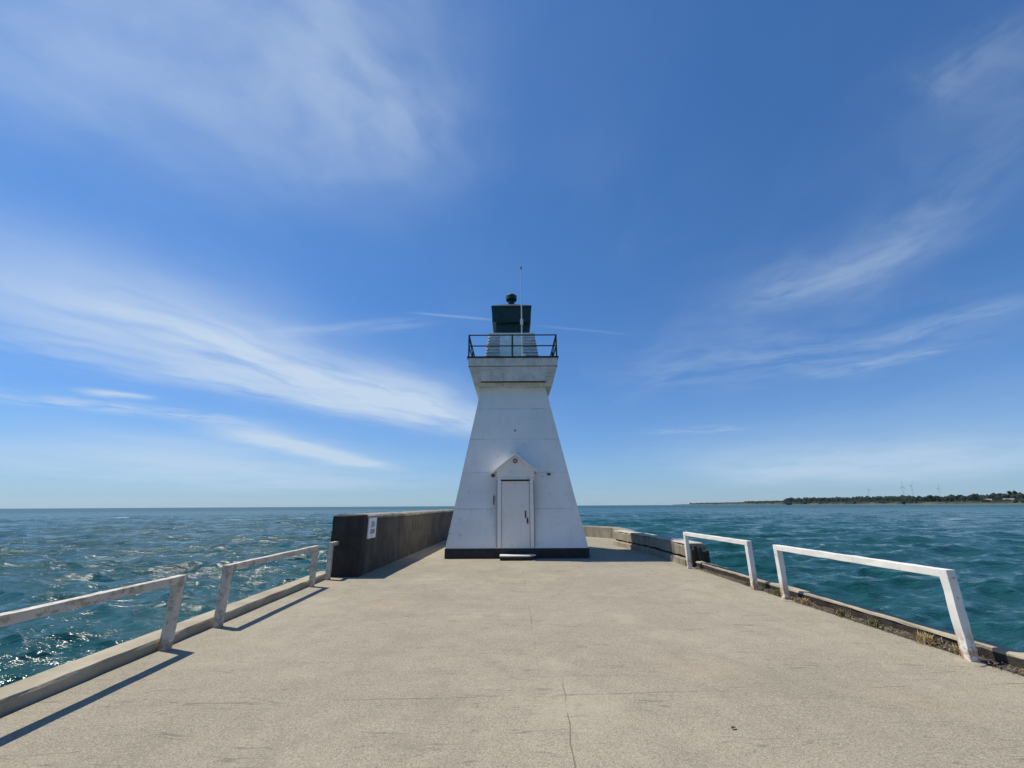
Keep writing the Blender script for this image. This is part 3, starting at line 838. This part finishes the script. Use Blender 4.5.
def blob(bm, c, r, sub=1):
    mt = Matrix.Translation(c) @ Matrix.Diagonal((r, r, r * random.uniform(.75, 1.05), 1)) @ Matrix.Rotation(random.uniform(0, 6), 4, 'Z')
    vs = bmesh.ops.create_icosphere(bm, subdivisions=sub, radius=1, matrix=mt)['verts']
    c = Vector(c)
    for v in vs: v.co = c + (v.co - c) * random.uniform(.72, 1.2)
bm = bmesh.new()
px_ = 690.
while px_ < 1120:
    Y, hb = lerp_coast(px_)
    tall = 22 if px_ < 787 else (24 if px_ < 912 else 19)
    if 690 < px_ < 745: tall = 14
    for row in range(2):
        X, Yq = shore_pt(px_ + random.uniform(-.6, .6), Y); q = Vector((X, Yq)) + Vector((X, Yq)).normalized() * (75 + row * 60 + random.uniform(0, 50))
        r = random.uniform(.24, .46) * tall
        zt = hb + tall * random.uniform(.35, .6)
        blob(bm, (q.x, q.y, zt), r * random.uniform(1.0, 1.5))
        blob(bm, (q.x, q.y, zt - r), r * 1.3)
        if random.random() < .75:
            q2 = q - Vector((X, Yq)).normalized() * random.uniform(40, 62); blob(bm, (q2.x, q2.y, hb * .75), r * random.uniform(.7, 1.1))
    px_ += max(.5, 2.6 * 1500 / Y * .5)
tag(build('treeline', bm, M['foliage']), 'dark strip of distant woods along the far shore', 'woods', kind='stuff')

def far_tree(px_, Y, hgt, wid, label):
    X, Yq = shore_pt(px_, Y)
    hb = lerp_coast(px_)[1]
    root = empty('tree', (X, Yq, hb - 1))
    tag(root, label, 'tree', 'larger trees standing out on the far shore')
    bm = bmesh.new(); tube(bm, (0, 0, 0), (0, 0, hgt * .55), .5, 7, .25)
    build('trunk', bm, M['bark'], root)
    bm = bmesh.new()
    for i in range(34):
        t = random.uniform(0, 6.28); rr = wid * .5 * math.sqrt(random.random()); z = hgt * random.uniform(.28, .93)
        k = 1 - abs(z / hgt - .55) * .9
        blob(bm, (rr * k * math.cos(t), rr * k * math.sin(t), z), random.uniform(.10, .2) * wid, 1)
    build('crown', bm, M['foliage'], root)
for (p_, h_, w_, lb) in ((921, 15, 13, 'dark rounded tree at the left end of the right hand shore clump'),
                         (931, 16, 15, 'broad dark tree standing second in the right hand shore clump'),
                         (939, 14, 13, 'low dark tree closing the clump left of the pale bank'),
                         (958, 15, 15, 'broad tree standing at the left start of the rising far shore'),
                         (975, 17, 14, 'tall tree left of the pale shore house'),
                         (1001, 16, 13, 'tree between the two pale shore houses'),
                         (1014, 20, 17, 'tallest dark tree near the end of the visible shore')):
    far_tree(p_, lerp_coast(p_)[0] + 60, h_ * 1.35, w_ * 1.25, lb)
wallm = simple('house_wall', (.62, .58, .50), .8, .1, .3); roofm = simple('house_roof', (.22, .19, .17), .8, .2, .3); winm = simple('house_window', (.03, .04, .05), .2, .2, .3)
def house(px_, off, w_, d_, h_, label):
    Y, hb = lerp_coast(px_); X, Yq = shore_pt(px_, Y + off)
    root = empty('house', (X, Yq, hb * .85 - .5), -math.atan2(X, Yq) + R(90) * 0)
    tag(root, label, 'house', 'houses on the far shore')
    bm = bmesh.new(); box(bm, -w_ / 2, w_ / 2, -d_ / 2, d_ / 2, -3, h_); build('wall', bm, wallm, root)
    bm = bmesh.new()
    loft(bm, [[(x, -d_ / 2 - .4, z), (x, 0, z + d_ * .32), (x, d_ / 2 + .4, z)] for x, z in ((-w_ / 2 - .4, h_), (w_ / 2 + .4, h_))]); build('roof', bm, roofm, root)
    for k in (-.3, 0, .3):
        bm = bmesh.new(); box(bm, k * w_ - .8, k * w_ + .8, -d_ / 2 - .08, -d_ / 2 + .05, h_ * .35, h_ * .75); build('window', bm, winm, root)
house(988, 34, 14, 9, 5, 'pale house low on the far shore, left of the other house')
house(1009, 34, 20, 9, 4.5, 'long pale house at the waterside near the frame edge')

# wind turbines far inland
turb = simple('turbine_paint', (.72, .74, .76), .5, .05, .1)
def turbine(px_, Y, hub, spin, label):
    X, Yq = shore_pt(px_, Y)
    root = empty('wind_turbine', (X, Yq, 8), R(25))
    tag(root, label, 'wind turbine', 'wind turbines behind the far shore')
    bm = bmesh.new(); tube(bm, (0, 0, -6), (0, 0, hub), 2.2, 12, 1.3); build('tower', bm, turb, root)
    bm = bmesh.new(); box(bm, -1.8, 1.8, -4, 7, hub - 1.6, hub + 2.2); build('nacelle', bm, turb, root, bevel=.5)
    for k in range(3):
        an_ = spin + k * 2 * math.pi / 3
        bm = bmesh.new()
        d = Vector((math.cos(an_), 0, math.sin(an_))); s = Vector((-d.z, 0, d.x))
        o = Vector((0, -5.2, hub + .3)); rings = []
        for t, wd in ((.0, .9), (.12, 1.1), (.25, 1.9), (.6, 1.1), (1., .25)):
            c = o + d * (t * 40); th = .5 * (1 - t * .8)
            rings.append([tuple(c - s * wd + Vector((0, 0, 0))), tuple(c + Vector((0, -th, 0))), tuple(c + s * wd), tuple(c + Vector((0, th, 0)))])
        loft(bm, rings); build('blade', bm, turb, root)
turbine(870, 3300, 92, .2, 'faint wind turbine standing alone, leftmost over the far shore')
turbine(905, 2500, 92, 1.5, 'pale wind turbine of a close pair, the left one with upright blade')
turbine(914, 2600, 92, .85, 'pale wind turbine of a close pair, the right one')
turbine(941, 2900, 92, 1.2, 'faint wind turbine above the dark tree clump')

# ------------------------------------------------------------------ air
USE_HAZE = True
if USE_HAZE:
    bm = bmesh.new(); box(bm, -9000, 9000, -9000, 9000, -9, 160)
    a = NT('haze_air'); v = a.n('ShaderNodeVolumePrincipled'); v.inputs['Color'].default_value = (.86, .92, 1, 1)
    v.inputs['Density'].default_value = 1.6e-5; v.inputs['Anisotropy'].default_value = .2
    o = a.n('ShaderNodeOutputMaterial'); a.t.links.new(v.outputs[0], o.inputs['Volume'])
    hz = build('haze', bm, a.owner); tag(hz, 'thin blue haze over the lake and far shore', 'haze', kind='stuff')

# ------------------------------------------------------------------ render settings
scene.view_settings.view_transform = 'Standard'
scene.view_settings.look = 'None'
scene.view_settings.exposure = 0.0
scene.view_settings.gamma = 1.0
scene.render.engine = 'CYCLES'
scene.cycles.use_denoising = True
scene.cycles.sample_clamp_indirect = 1.5
scene.cycles.denoising_input_passes = 'RGB_ALBEDO_NORMAL'
scene.cycles.denoising_prefilter = 'NONE'
scene.cycles.volume_bounces = 1
scene.cycles.max_bounces = 5
scene.cycles.glossy_bounces = 2
scene.cycles.use_adaptive_sampling = False
scene.cycles.adaptive_threshold = .01
scene.render.resolution_x, scene.render.resolution_y = 1024, 768
